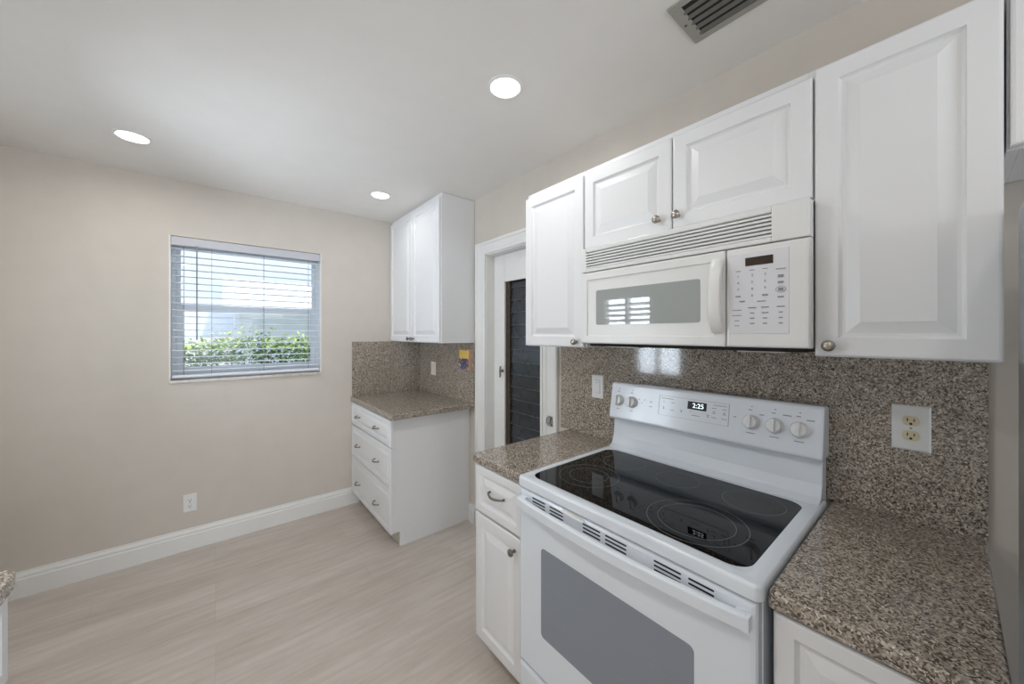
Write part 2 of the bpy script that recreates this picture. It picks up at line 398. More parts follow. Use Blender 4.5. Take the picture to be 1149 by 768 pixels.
bm = BM(); box(bm, XD0 + .006, XD0 + .03, GY1 - .055, GY1 - .012, GZ0, GZ1); obj('louver_channel', bm, 'bronze', leaf)
z = GZ0; n = 0
while z < GZ1 - .05:
    bm = BM(); zt = min(z + .096, GZ1)
    prism(bm, [(XD0 + .014, z), (XD0 + .019, z), (XD0 + .026, zt), (XD0 + .021, zt)], lambda p, t: (p[0], t, p[1]), GY0 + .006, GY1 - .02)
    pane = obj('louver_pane', bm, 'louver_glass', leaf)
    bm = BM(); box(bm, XD0 + .0115, XD0 + .0145, GY0 + .006, GY1 - .02, z, z + .005); obj('louver_edge', bm, 'louver_edge', pane)
    z += .0865
bm = BM()                                                # window crank on the stile beside the glass
lathe(bm, (XD0, GY1 + .012, 1.18), (-1, 0, 0), [(.012, 0), (.012, .012), (.008, .016), (.006, .03), (0, .031)], 14)
tube(bm, [(XD0 - .026, GY1 + .012, 1.215), (XD0 - .03, GY1 + .012, 1.18), (XD0 - .03, GY1 + .01, 1.15), (XD0 - .036, GY1 + .006, 1.135)], [.006, .008, .007, .005], 8)
obj('crank_handle', bm, 'dark_nickel', leaf, smooth=True)
# casing around the opening (one continuous moulding), stays with the wall
CP = [(0, 0), (0, .014), (.008, .018), (.030, .018), (.036, .012), (.060, .014), (.088, .016), (.094, .022), (.114, .022), (.120, .016), (.120, 0)]
bm = BM()
path = lambda o_: [(DY0 + .006 - o_, 0), (DY0 + .006 - o_, DZ - .006 + o_ * .78), (DY1 - .006 + o_, DZ - .006 + o_ * .78), (DY1 - .006 + o_, 0)]
rows = []
for o_, h in CP: rows.append([bm.verts.new((XW - h, y, z)) for y, z in path(o_)])
for a, b in zip(rows, rows[1:] + rows[:1]):
    for k in range(3): bm.faces.new((a[k], a[k + 1], b[k + 1], b[k]))
casing = struct(obj('trim_1', bm, 'trim_white'))
# chrome latch keeper on the casing
lk = thing('door_latch', 'small chrome latch keeper screwed to the right-hand white door casing just above the worktop', 'latch', (XW - .022, 1.475, .934))
bm = BM(); box(bm, XW - .025, XW - .021, 1.458, 1.500, .905, .965); obj('plate', bm, 'chrome', lk, .0015)
bm = BM(); tube(bm, [(XW - .024, 1.490, .915), (XW - .040, 1.490, .918), (XW - .042, 1.490, .94), (XW - .040, 1.490, .955), (XW - .024, 1.490, .958)], .004, 8); obj('keeper_loop', bm, 'chrome', lk, smooth=True)
for z in (.953, .916):
    bm = BM(); lathe(bm, (XW - .025, 1.468, z), (-1, 0, 0), [(.005, 0), (.004, .002), (0, .0025)], 12); obj('screw', bm, 'screw_dark', lk)

# ------------------------------------------------------------------ outside: neighbour's house, hedge, ground
struct(bxo('ground', (-8, 8, YF + .12, 12, -.4, -.3), 'ground_outside'))
nh = thing('house', 'pale blue stucco house with a white tiled porch roof seen through the window', 'house', (.6, 7.0, -.3))
bxo('wall', (-6, 6, 7.0, 7.3, -.3, 4.6), 'house_stucco', nh)
bm = BM(); x = .07
while x < 3.4:                                           # barrel tile roof over the porch
    P = [(x + .11 * (k / 6), .035 * math.sin(math.pi * k / 6)) for k in range(7)] + [(x + .11, -.03), (x, -.03)]
    prism(bm, P, lambda p, t: (p[0], 5.75 + t * .95, 1.735 + t * .50 + p[1]), 0, 1); x += .11
obj('porch_roof', bm, 'roof_white', nh)
bxo('porch_wall', (.2, 3.3, 6.3, 6.4, -.3, 1.78), 'house_shade', nh)
bm = BM()
for d in ((.2, .26, 6.25, 6.3, -.3, 1.76), (1.18, 1.24, 6.25, 6.3, -.3, 1.76)): box(bm, *d)
obj('porch_post', bm, 'house_stucco', nh)
bxo('ledge', (-3, .2, 6.2, 6.9, -.3, 1.40), 'roof_white', nh)

hg = thing('hedge', 'leafy green hedge with yellow-green tips growing outside the window', 'hedge', (.3, 4.6, -.3))
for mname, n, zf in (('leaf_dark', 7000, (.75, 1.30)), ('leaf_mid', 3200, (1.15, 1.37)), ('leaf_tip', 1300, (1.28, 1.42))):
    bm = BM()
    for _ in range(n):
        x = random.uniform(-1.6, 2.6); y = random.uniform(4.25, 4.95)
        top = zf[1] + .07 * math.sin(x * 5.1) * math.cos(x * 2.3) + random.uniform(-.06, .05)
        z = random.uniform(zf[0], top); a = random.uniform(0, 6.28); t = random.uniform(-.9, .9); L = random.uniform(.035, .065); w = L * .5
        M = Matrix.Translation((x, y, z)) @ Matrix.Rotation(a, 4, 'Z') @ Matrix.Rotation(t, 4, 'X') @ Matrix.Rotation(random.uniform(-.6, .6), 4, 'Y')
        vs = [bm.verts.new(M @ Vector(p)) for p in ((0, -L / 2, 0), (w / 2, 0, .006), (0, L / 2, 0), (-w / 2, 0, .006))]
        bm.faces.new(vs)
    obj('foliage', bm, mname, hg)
bm = BM()
for k in range(26):
    x = -1.5 + k * .16; tube(bm, [(x, 4.6, -.3), (x + .03, 4.58, .5), (x + random.uniform(-.05, .05), 4.6, 1.2)], [.014, .01, .005], 6)
obj('stems', bm, 'twig', hg)

# ------------------------------------------------------------------ window blind
bl = thing('window_blind', 'white two-inch slat window blind hanging open inside the far window', 'blind', (.214, YF + .04, WZ0))
bx0, bx1 = WX0 + .012, WX1 - .012
bm = BM(); prism(bm, [(YF + .004, 2.036), (YF + .008, 2.030), (YF + .014, 2.034), (YF + .062, 2.034), (YF + .062, 2.088), (YF + .004, 2.088)], lambda p, t: (t, p[0], p[1]), bx0 - .002, bx1 + .002)
obj('headrail', bm, 'rail_shaded', bl, .002)
bm = BM(); z = 1.198
while z < 2.02:
    P = [(YF + .010 + .048 * k / 4, z + .0035 * math.sin(math.pi * k / 4)) for k in range(5)]
    P = P + [(p[0], p[1] - .003) for p in P[::-1]]
    prism(bm, P, lambda p, t: (t, p[0], p[1]), bx0, bx1); z += .0452
obj('slats', bm, 'blind_white', bl)
bxo('bottom_rail', (bx0, bx1, YF + .010, YF + .060, 1.150, 1.170), 'blind_white', bl, .003)
for x in (-.165, -.02, .28, .575):
    bm = BM(); tube(bm, [(x, YF + .0085, 1.17), (x, YF + .0085, 2.034)], .0011, 6); tube(bm, [(x, YF + .0595, 1.17), (x, YF + .0595, 2.034)], .0011, 6)
    obj('ladder_cord', bm, 'cord_grey', bl)
bm = BM(); tube(bm, [(-.098, YF + .000, 1.40), (-.098, YF + .002, 1.9), (-.098, YF + .003, 2.04)], .0042, 8); obj('tilt_wand', bm, 'cord_grey', bl, smooth=True)

# ------------------------------------------------------------------ cabinet building blocks
PROF = [(0, -.020), (0, -.004), (.0025, -.001), (.006, 0), (.047, 0), (.050, -.006), (.054, -.009), (.060, -.009), (.084, -.001), (.088, .0005), (.092, .0005)]
DPROF = [(0, -.020), (0, -.004), (.0025, -.001), (.006, 0), (.028, 0), (.031, -.006), (.034, -.009), (.040, -.009), (.056, -.001), (.060, .0003)]
def front(name, xf, y0, y1, z0, z1, parent, prof=PROF, sgn=-1):
    bm = BM(); nest(bm, lambda u, v, d: (xf + sgn * d, u, v), y0, y1, z0, z1, prof)
    return obj(name, bm, 'cabinet_white', parent)
def knob(xf, y, z, parent, m='nickel', sgn=-1, r=.0145):
    bm = BM(); lathe(bm, (xf, y, z), (sgn, 0, 0), [(.007, 0), (.006, .004), (.005, .012), (r * .75, .016), (r, .020), (r, .024), (r * .8, .028), (r * .3, .0305), (0, .031)], 24)
    return obj('knob', bm, m, parent, smooth=True)
def pull(xf, y, z, parent, L=.088, sgn=-1):
    bm = BM(); P = []; rr = []
    P.append((xf, y - L / 2, z)); rr.append(.0055)
    for k in range(9):
        t = k / 8; P.append((xf + sgn * (.012 + .016 * math.sin(math.pi * t)), y - L / 2 + L * t, z - .004 * math.sin(math.pi * t))); rr.append(.0038 + .0014 * math.sin(math.pi * t))
    P.append((xf, y + L / 2, z)); rr.append(.0055)
    tube(bm, P, rr, 10); return obj('pull', bm, 'dark_nickel', parent, smooth=True)
def shell(name, x0, x1, y0, y1, z0, z1, parent, t=.016, open_face='-x'):
    """cabinet box: sides, top, bottom, back and a face frame round the open front"""
    bm = BM(); fx = x0 if open_face == '-x' else x1; bxk = x1 if open_face == '-x' else x0; s = 1 if open_face == '-x' else -1
    box(bm, x0, x1, y0, y0 + t, z0, z1); box(bm, x0, x1, y1 - t, y1, z0, z1)
    box(bm, x0, x1, y0 + t, y1 - t, z0, z0 + t); box(bm, x0, x1, y0 + t, y1 - t, z1 - t, z1)
    a, b = sorted((bxk, bxk - s * .008)); box(bm, a, b, y0 + t, y1 - t, z0 + t, z1 - t)
    a, b = sorted((fx, fx + s * .018)); box(bm, a, b, y0 + t, y0 + t + .02, z0 + t, z1 - t); box(bm, a, b, y1 - t - .02, y1 - t, z0 + t, z1 - t); box(bm, a, b, y0 + t + .02, y1 - t - .02, z1 - t - .02, z1 - t)
    return obj(name, bm, 'cabinet_white', parent, .001)
G = .002

# ---- base cabinet in the far corner
FX = .892; XF = .914                                      # door face, carcase face
c = thing('base_cabinet', 'white three-drawer base cabinet in the far corner beside the louvered door', 'cabinet', (1.22, 2.8, 0))
bm = BM()
prism(bm, [(XF, .100), (XF + .055, .100), (XF + .055, 0), (XW - .002, 0), (XW - .002, .874), (XF, .874)], lambda p, t: (p[0], t, p[1]), 2.374, 2.392)
prism(bm, [(XF, .100), (XF + .055, .100), (XF + .055, 0), (XW - .002, 0), (XW - .002, .874), (XF, .874)], lambda p, t: (p[0], t, p[1]), YF - .022, YF - .004)
box(bm, XF, XW - .002, 2.392, YF - .022, .100, .118); box(bm, XW - .012, XW - .002, 2.392, YF - .022, .118, .874)
for za, zb in ((.856, .874),): box(bm, XF, XF + .018, 2.392, YF - .022, za, zb)
obj('carcase', bm, 'cabinet_white', c, .001)
bxo('toe_kick', (XF + .055, XF + .067, 2.392, YF - .022, 0, .100), 'toe_kick', c)
for z0, z1 in ((.687, .866), (.417, .679), (.110, .409)):
    d = front('drawer', FX, 2.352, YF - .006, z0, z1, c, DPROF)
    zz = {.687: .775, .417: .540, .110: .236}[z0]
    pull(FX, 3.03, zz, d, .076); pull(FX, 2.605, zz, d, .076)
# ---- base cabinet left of the range
def base_cab(root, y0, y1, xface, xfront, xback, sgn, ydoor=None, knob_side=1, drawer_pull=True):
    bm = BM(); s = -sgn
    P = [(xface, .100), (xface + s * .055, .100), (xface + s * .055, 0), (xback, 0), (xback, .874), (xface, .874)]
    for a, b in ((y0, y0 + .016), (y1 - .016, y1)): prism(bm, P, lambda p, t: (p[0], t, p[1]), a, b)
    def bxs(xa, xb, *r): xa, xb = sorted((xa, xb)); box(bm, xa, xb, *r)
    bxs(xface, xback, y0 + .016, y1 - .016, .100, .118); bxs(xback, xback - s * .008, y0 + .016, y1 - .016, .118, .874)
    for za, zb in ((.850, .874),): bxs(xface, xface + s * .018, y0 + .016, y1 - .016, za, zb)
    obj('carcase', bm, 'cabinet_white', root, .001)
    a, b = sorted((xface + s * .055, xface + s * .067)); bxo('toe_kick', (a, b, y0 + .016, y1 - .016, 0, .100), 'toe_kick', root)
    d = front('drawer', xfront, y0 + .003, y1 - .003, .666, .868, root, [(i * 1.25, dd) for i, dd in DPROF], sgn)
    if drawer_pull: pull(xfront, (y0 + y1) / 2, .778, d, .095, sgn)
    d = front('door', xfront, y0 + .003, y1 - .003, .112, .656, root, PROF, sgn)
    knob(xfront, y0 + .048 if knob_side > 0 else y1 - .048, .605, d, 'dark_nickel', sgn)
c = thing('base_cabinet', 'narrow white base cabinet with drawer and door on the range\'s left side', 'cabinet', (1.2, 1.18, 0))
base_cab(c, 1.020, 1.342, .912, .892, XW - .002, -1)
c = thing('base_cabinet', 'white base cabinet on the right side of the range, under the nearest worktop', 'cabinet', (1.2, .09, 0))
base_cab(c, -.050, .236, .912, .892, XW - .002, -1)
c = thing('base_cabinet', 'white base cabinet across the aisle at the left edge, its front just in view', 'cabinet', (-.7, 1.05, 0))
base_cab(c, .80, 1.346, -.378, -.358, XL + .002, 1, drawer_pull=True)
# ---- worktops
def worktop(dims, label, round_ends=()):
    x0, x1, y0, y1 = dims
    o = bxo('worktop', (x0, x1, y0, y1, .876, .914), 'granite', None, .007, origin=((x0 + x1) / 2, (y0 + y1) / 2, .876), seg=3)
    return tag(o, label, 'worktop')
worktop((.886, XW - .002, 2.303, YF - .002), 'speckled granite worktop on the three-drawer cabinet in the far corner')
worktop((.882, XW - .002, 1.016, 1.350), 'short speckled granite worktop on the left side of the range')
worktop((.882, XW - .002, -.060, .240), 'speckled granite worktop on the right side of the range, nearest the camera')
bm = BM()
P = [(XL + .002, .78), (-.343, .78), (-.343, 1.300)] + [(-.383 + .04 * math.cos(R(a)), 1.314 + .04 * math.sin(R(a))) for a in range(0, 91, 15)] + [(XL + .002, 1.354)]
prism(bm, P, lambda p, t: (p[0], p[1], t), .876, .914)
tag(obj('worktop', bm, 'granite', None, .006, origin=(-.7, 1.1, .876)), 'granite worktop corner with a rounded edge at the left edge of the photo', 'worktop')
# ---- backsplashes
def splash(dims, label):
    bm = BM(); box(bm, *dims)
    tag(obj('backsplash', bm, 'granite', None, .0015, origin=((dims[0] + dims[1]) / 2, (dims[2] + dims[3]) / 2, dims[4])), label, 'backsplash')
splash((.898, XW - .002, YF - .014, YF - .002, .914, 1.376), 'granite backsplash slab on the far wall under the corner wall cabinet')
splash((XW - .014, XW - .002, 2.300, YF - .014, .914, 1.376), 'granite backsplash slab on the side wall between far corner and door casing')
splash((XW - .014, XW - .002, -.062, 1.404, .914, 1.40), 'long granite backsplash slab behind the range and under the microwave')
# ---- wall cabinets
UX = 1.243; UF = 1.264; UZ0, UZ1 = 1.382, 2.164
c = thing('wall_cabinet', 'tall white two-door wall cabinet in the far corner reaching the ceiling', 'cabinet', (1.38, 2.78, 1.376))
shell('carcase', 1.248, XW - .002, 2.308, YF - .004, 1.376, ZC - .002, c)
for a, b, ky in ((2.314, 2.772, 2.735), (2.776, YF - .008, 2.812)):
    d = front('door', 1.228, a, b, 1.380, ZC - .03, c); knob(1.228, ky, 1.405, d, 'dark_nickel')
c = thing('wall_cabinet', 'narrow white single-door wall cabinet left of the microwave', 'cabinet', (1.38, 1.21, UZ0))
shell('carcase', UF, XW - .002, 1.016, 1.402, UZ0, UZ1, c)
d = front('door', UX, 1.022, 1.402, UZ0 + .002, UZ1 - .026, c); knob(UX, 1.058, 1.408, d)
c = thing('wall_cabinet', 'short white two-door wall cabinet directly above the microwave', 'cabinet', (1.38, .62, 1.806))
shell('carcase', UF, XW - .002, .233, 1.014, 1.806, UZ1, c)
d = front('door', UX, .626, 1.014, 1.812, UZ1 - .026, c); knob(UX, .672, 1.855, d)
d = front('door', UX, .2365, .621, 1.812, UZ1 - .026, c); knob(UX, .601, 1.855, d)
c = thing('wall_cabinet', 'large white single-door wall cabinet right of the microwave', 'cabinet', (1.38, .08, UZ0))
shell('carcase', UF, XW - .002, -.068, .231, UZ0, UZ1, c)
d = front('door', UX, -.070, .231, UZ0 + .002, UZ1 - .010, c); knob(UX, .200, 1.412, d)
c = thing('wall_cabinet', 'white wall cabinet set higher above the fridge at the right edge', 'cabinet', (1.38, -.5, 1.82))
shell('carcase', UF, XW - .002, -.99, -.074, 1.820, UZ1, c)
front('door', UX, -.53, -.078, 1.824, UZ1 - .010, c); front('door', UX, -.988, -.534, 1.824, UZ1 - .010, c)

# ------------------------------------------------------------------ electric range
RY0, RY1 = .246, 1.008; RC = (RY0 + RY1) / 2
rg = thing('range', 'white freestanding electric range with black glass cooktop and five knobs', 'range', (1.15, RC, 0))
bm = BM(); box(bm, .89, 1.50, RY0 + .004, RY1 - .004, .03, .888); box(bm, .93, 1.47, RY0 + .03, RY1 - .03, 0, .03)
obj('body', bm, 'enamel_white', rg, .003)
# cooktop rim: rounded rectangular frame around the glass
bm = BM()
outer = rrect(.855, 1.475, RY0 - .004, RY1 + .004, .02); inner = rrect(.894, 1.388, RY0 + .034, RY1 - .024, .045)
def rr_in(d): return rrect(.855 + d, 1.475 - d, RY0 - .004 + d, RY1 + .004 - d, max(.02 - d, .004))
loops = [(rr_in(.004), .888), (rr_in(0), .893), (rr_in(0), .917), (rr_in(.0025), .9225), (rr_in(.007), .9250), (rr_in(.022), .9258), (inner, .9235), (inner, .9195)]
prev = None
first = None
for P, z in loops:
    cur = [bm.verts.new((p[0], p[1], z)) for p in P]
    if prev:
        n = len(cur)
        for k in range(n): bm.faces.new((prev[k], prev[(k + 1) % n], cur[(k + 1) % n], cur[k]))
    else: first = cur
    prev = cur
bm.faces.new(first)
cr_ = obj('cooktop_rim', bm, 'enamel_white', rg, smooth=True)
cr_.modifiers.new('even_normals', 'WEIGHTED_NORMAL')
bm = BM(); prism(bm, rrect(.892, 1.390, RY0 + .032, RY1 - .022, .046), lambda p, t: (p[0], p[1], t), .917, .9218)
gt = obj('cooktop_glass', bm, 'cooktop_glass', rg)
for cx_, cy_, rs in ((1.035, .452, (.128, .098)), (1.062, .846, (.108, .07)), (1.285, .388, (.083,)), (1.285, .842, (.083,)), (1.275, .620, (.072,))):
    bm = BM()
    for r_ in rs: ring(bm, (cx_, cy_), r_ - .0012, r_, .9215, .9221)
    obj('burner_ring', bm, 'burner_print', gt)
# backguard
bm = BM(); prism(bm, [(1.398, .924), (1.425, .940), (1.440, .975), (1.447, 1.060), (1.500, 1.060), (1.500, .80), (1.475, .80), (1.475, .920)], lambda p, t: (p[0], t, p[1]), RY0 + .004, RY1 - .006)
obj('backguard', bm, 'enamel_white', rg, .004, seg=3)
PB, PT = Vector((1.409, 1.062)), Vector((1.436, 1.214))
bm = BM(); prism(bm, [tuple(PB), (1.418, 1.054), (1.505, 1.054), (1.505, 1.214), (1.446, 1.218), tuple(PT)], lambda p, t: (p[0], t, p[1]), RY0 - .002, RY1 - .002)
cp = obj('control_panel', bm, 'enamel_white', rg, .006, seg=3)
up = (PT - PB).normalized(); nn = Vector((-up.y, up.x))
def onp(y, s, d=0):
    """point on the slanted control panel: y along, s metres up from its lower edge, d outward"""
    q = PB + up * s + nn * d; return Vector((q.x, y, q.y))
nrm = Vector((nn.x, 0, nn.y))
for ky in (.962, .894, .435, .3675, .3015):
    bm = BM(); o_ = onp(ky, .080)
    lathe(bm, o_, nrm, [(.0250, 0), (.0252, .004), (.0225, .007), (.0215, .018), (.0195, .021), (0, .0215)], 28)
    kb = obj('knob', bm, 'knob_white', rg, smooth=True)
    bm = BM(); q = Matrix((Vector((0, 1, 0)), Vector((up.x, 0, up.y)), nrm)).transposed()
    box(bm, -.0055, .0055, -.021, .021, .019, .030)
    for v in bm.verts: v.co = o_ + q @ v.co
    obj('grip', bm, 'knob_white', kb, .002)
def onslab(bm, y0, y1, s0, s1, d0, d1):
    P = [onp(y, s, d) for d in (d0, d1) for y, s in ((y0, s0), (y1, s0), (y1, s1), (y0, s1))]
    vs = [bm.verts.new(p) for p in P]
    for f in ((0, 3, 2, 1), (4, 5, 6, 7), (0, 1, 5, 4), (1, 2, 6, 5), (2, 3, 7, 6), (3, 0, 4, 7)): bm.faces.new([vs[i] for i in f])
bm = BM(); onslab(bm, .505, .768, .050, .128, .0002, .0012); kp = obj('keypad', bm, 'enamel_white', cp)
bm = BM()
for a in ((.505, .768, .1275, .1285), (.505, .768, .0495, .0502), (.767, .7685, .0495, .1285), (.505, .506, .0495, .1285)): onslab(bm, *a, .0010, .0017)
obj('outline', bm, 'ink_grey', kp)
bm = BM(); onslab(bm, .582, .652, .090, .120, .0012, .0022); ds = obj('clock_display', bm, 'display_dark', cp)
text_mesh('2:25', .025, 'clock_digits', 'digit_glow', ds, lambda x, y, z: onp(.612 - x, .1045 + y, .0026 + z))
bm = BM()
def dash(y, s, w, h=.0022): onslab(bm, y - w / 2, y + w / 2, s - h / 2, s + h / 2, .0003, .0015)
for y, s, w in ((.735, .118, .05), (.748, .104, .008), (.712, .104, .012), (.748, .076, .008), (.712, .074, .014), (.675, .080, .010), (.64, .082, .006), (.62, .068, .03), (.575, .078, .010), (.535, .118, .045), (.555, .106, .016), (.52, .106, .014), (.555, .088, .012), (.52, .088, .012), (.555, .072, .018), (.52, .072, .018)):
    dash(y, s, w)
for y, s in ((.748, .082), (.675, .074), (.575, .072), (.555, .094), (.52, .094)): dash(y, s, .004, .006)
for ky in (.962, .894, .435, .3675, .3015):
    dash(ky + .004, .120, .011, .003); dash(ky, .132, .005, .003); dash(ky, .042, .014 if ky > .5 else .026, .0025)
for y, s, w in ((.485, .088, .008), (.405, .108, .014), (.335, .118, .022), (.275, .112, .02), (.845, .085, .004), (.86, .098, .006), (.835, .098, .006), (.805, .094, .010), (.805, .074, .012)): dash(y, s, w, .003)
obj('markings', bm, 'ink_grey', cp)
# oven door with its vent strip, window and bowed handle
DX = .858
bm = BM(); nest(bm, lambda u, v, d: (DX - d, u, v), RY0 + .006, RY1 - .006, .262, .884, [(0, -.036), (0, -.010), (.003, -.003), (.010, 0), (.012, 0)])
od = obj('oven_door', bm, 'enamel_white', rg)
bm = BM(); prism(bm, rrect(.378, .886, .412, .714, .014), lambda p, t: (t, p[0], p[1]), DX + .002, DX - .0012)
ow = obj('oven_window', bm, 'oven_glass', od)
bm = BM()
for z in (.50, .60): box(bm, DX - .0016, DX - .0010, .385, .879, z, z + .0025)
obj('rack_line', bm, 'oven_rack_line', ow)
for a, b in ((.867, .930), (.785, .846), (.642, .706), (.556, .625), (.408, .477), (.334, .391)):
    bm = BM()
    for k in range(4):
        z = .8685 - k * .0112; prism(bm, rrect(a, b, z - .0022, z + .0022, .002, 3), lambda p, t: (t, p[0], p[1]), DX + .001, DX - .0008)
    obj('vent_slots', bm, 'slot_black', od)
bm = BM(); N = 16; HZ0, HZ1 = .828, .863
sec = lambda k: (lambda t: (RY1 - .030 - (RY1 - RY0 - .052) * t, .828 + .008 * t - .024 * math.sin(math.pi * t) ** .8))(k / N)
cs = [(0, HZ0 + .004), (.004, HZ0), (.018, HZ0), (.022, HZ0 + .004), (.022, HZ1 - .006), (.016, HZ1), (.005, HZ1), (0, HZ1 - .004)]
rings = []
for k in range(N + 1):
    y, x = sec(k); rings.append([bm.verts.new((x + dx, y, z)) for dx, z in cs])
for a, b in zip(rings, rings[1:]):
    for k in range(len(cs)): j = (k + 1) % len(cs); bm.faces.new((a[k], a[j], b[j], b[k]))
bm.faces.new(rings[0]); bm.faces.new(rings[-1][::-1])
for ya, yb in ((RY1 - .052, RY1 - .022), (RY0 + .014, RY0 + .044)): box(bm, .836, DX + .002, ya, yb, HZ0 + .002, HZ1 - .001)
obj('handle', bm, 'enamel_white', od, .0015)
bm = BM(); prism(bm, [(.782, .886), (.705, .881), (.696, .879), (.715, .8775), (.782, .8795)], lambda p, t: (t, p[0], p[1]), .842, .875)
obj('door_latch', bm, 'plastic_white', rg, .002)
bm = BM(); nest(bm, lambda u, v, d: (DX + .002 - d, u, v), RY0 + .006, RY1 - .006, .045, .250, [(0, -.03), (0, -.008), (.003, -.002), (.008, 0), (.01, 0)])
obj('storage_drawer', bm, 'enamel_white', rg)

# ------------------------------------------------------------------ over-the-range microwave
MX = 1.196; MY0, MY1 = .232, .992; MZ0, MZ1 = 1.404, 1.800; MS = .433
mw = thing('microwave', 'white over-the-range microwave with top vent grille and keypad on its right', 'microwave', (1.36, .61, MZ0))
bm = BM(); box(bm, 1.232, XW - .015, MY0 + .006, MY1 - .006, MZ0 + .002, MZ1 + .003); obj('case', bm, 'plastic_white', mw, .002)
bm = BM()
prism(bm, [(1.22, MZ0 + .002), (1.235, MZ0 - .012), (1.48, MZ0 - .014), (1.50, MZ0 + .002)], lambda p, t: (p[0], t, p[1]), MY0 + .02, MY1 - .02)
obj('underside', bm, 'vent_dark', mw)
for a, b in ((.30, .42), (.76, .90)):
    bm = BM(); box(bm, 1.25, 1.36, a, b, MZ0 - .0155, MZ0 - .0125); obj('lamp_cover', bm, 'plastic_white', mw)
# grille
GZ = 1.700
bm = BM()
fn = lambda u, v, d: (MX - d, u, v)
for d in ((MX, 1.236, MY0, MY0 + .085, GZ, MZ1), (MX, 1.236, MY1 - .024, MY1, GZ, MZ1), (MX, 1.236, MY0 + .085, MY1 - .024, MZ1 - .018, MZ1), (MX, 1.236, MY0 + .085, MY1 - .024, GZ, GZ + .014)): box(bm, *d)
gr = obj('vent_grille', bm, 'plastic_white', mw, .003)
bm = BM(); box(bm, 1.224, 1.235, MY0 + .085, MY1 - .024, GZ + .014, MZ1 - .018); obj('grille_back', bm, 'plastic_white', gr)
bm = BM(); nsl = 6
for k in range(nsl):
    z = GZ + .014 + (k + .5) * (MZ1 - GZ - .032) / nsl
    prism(bm, [(MX + .001, z - .0045), (MX + .002, z - .0052), (MX + .026, z + .0030), (MX + .026, z + .0058), (MX + .002, z + .0018), (MX + .001, z + .0010)], lambda p, t: (p[0], t, p[1]), MY0 + .083, MY1 - .022)
obj('louvers', bm, 'plastic_white', gr)
# door
bm = BM(); nest(bm, fn, MS + .0015, MY1, MZ0, GZ - .003, [(0, -.038), (0, -.004), (.002, -.001), (.006, 0), (.030, 0), (.033, -.004), (.040, -.004)])
md = obj('door', bm, 'plastic_white', mw)
bm = BM(); prism(bm, rrect(MS + .076, MY1 - .074, MZ0 + .076, GZ - .080, .008), lambda p, t: (t, p[0], p[1]), MX + .006, MX + .0028)
obj('door_window', bm, 'microwave_glass', md)
bm = BM()
P = []
for k in range(13):
    t = k / 12; P.append((MX - .002 - .030 * math.sin(math.pi * t) ** .55, .4535, 1.446 + .228 * t))
rings = []
for x, y, z in P: rings.append([bm.verts.new((x + dx, y + dy, z)) for dx, dy in ((0, -.019), (-.005, -.015), (-.007, 0), (-.005, .015), (0, .019), (.010, .016), (.010, -.016))])
for a, b in zip(rings, rings[1:]):
    for k in range(7): j = (k + 1) % 7; bm.faces.new((a[k], a[j], b[j], b[k]))
bm.faces.new(rings[0]); bm.faces.new(rings[-1][::-1])
obj('handle', bm, 'plastic_white', md, smooth=True)
# control side
bm = BM(); nest(bm, fn, MY0, MS - .0015, MZ0, GZ - .003, [(0, -.038), (0, -.005), (.003, -.001), (.008, 0), (.010, 0)])
cs_ = obj('control_panel', bm, 'plastic_white', mw)
bm = BM(); nest(bm, fn, .276, MS - .010, MZ0 + .040, GZ - .022, [(0, -.004), (0, .0008), (.001, .0012), (.002, .0012)])
kp = obj('keypad', bm, 'panel_print', cs_)
bm = BM(); box(bm, MX - .0024, MX - .0010, .312, .380, 1.640, 1.664); obj('clock_display', bm, 'display_brown', cs_)
KX = MX - .0018
bmk = BM()
colY = (.3985, .3625, .3310, .2945)
def md_dash(y, z, w, h=.0026): box(bmk, KX - .0006, KX + .0008, y - w / 2, y + w / 2, z - h / 2, z + h / 2)
for y in colY[:3]: md_dash(y, 1.6275, .012, .002)
md_dash(colY[3], 1.622, .022, .0022)
for z, w, h in ((1.602, .013, .008), (1.585, .013, .006), (1.5655, .012, .009), (1.545, .014, .004)): md_dash(colY[3], z, w, h)
md_dash(colY[0], 1.553, .013, .004); md_dash(colY[2], 1.553, .014, .005); md_dash(.388, 1.538, .014, .004); md_dash(.34, 1.536, .02, .003)
for k, z in enumerate((1.5185, 1.503, 1.488, 1.473)):
    md_dash(.402, z - .006, .024 if k < 2 else .012, .0022)
    for y, w in zip(colY[1:], (.020, .018, .018) if k == 0 else (.011, .016 if k == 1 else .010, .009)): md_dash(y, z, w, .003)
obj('markings', bmk, 'ink_grey', kp)
bmt = BM()
for i, ch in enumerate('1234567890'):
    y = colY[i % 3] if i < 9 else colY[1]; z = 1.612 - (i // 3) * .0195
    b2 = text_mesh(ch, .010, 'digit', 'ink_grey', False, lambda a, b, c_: (KX + .0004 - c_, y - a, z + b))
    me = bpy.data.meshes.new('t'); b2.to_mesh(me); b2.free(); bmt.from_mesh(me); bpy.data.meshes.remove(me)
obj('key_digits', bmt, 'ink_grey', kp)
bm = BM()
for k in range(28):
    a0, a1 = 2 * math.pi * k / 28, 2 * math.pi * (k + 1) / 28
    P = [(colY[3] + r * 1.25 * math.cos(a), 1.5655 + r * math.sin(a)) for a, r in ((a0, .0085), (a1, .0085), (a1, .0092), (a0, .0092))]
    prism(bm, P, lambda p, t: (t, p[0], p[1]), KX - .0006, KX + .0006)
obj('start_ring', bm, 'ink_grey', kp)

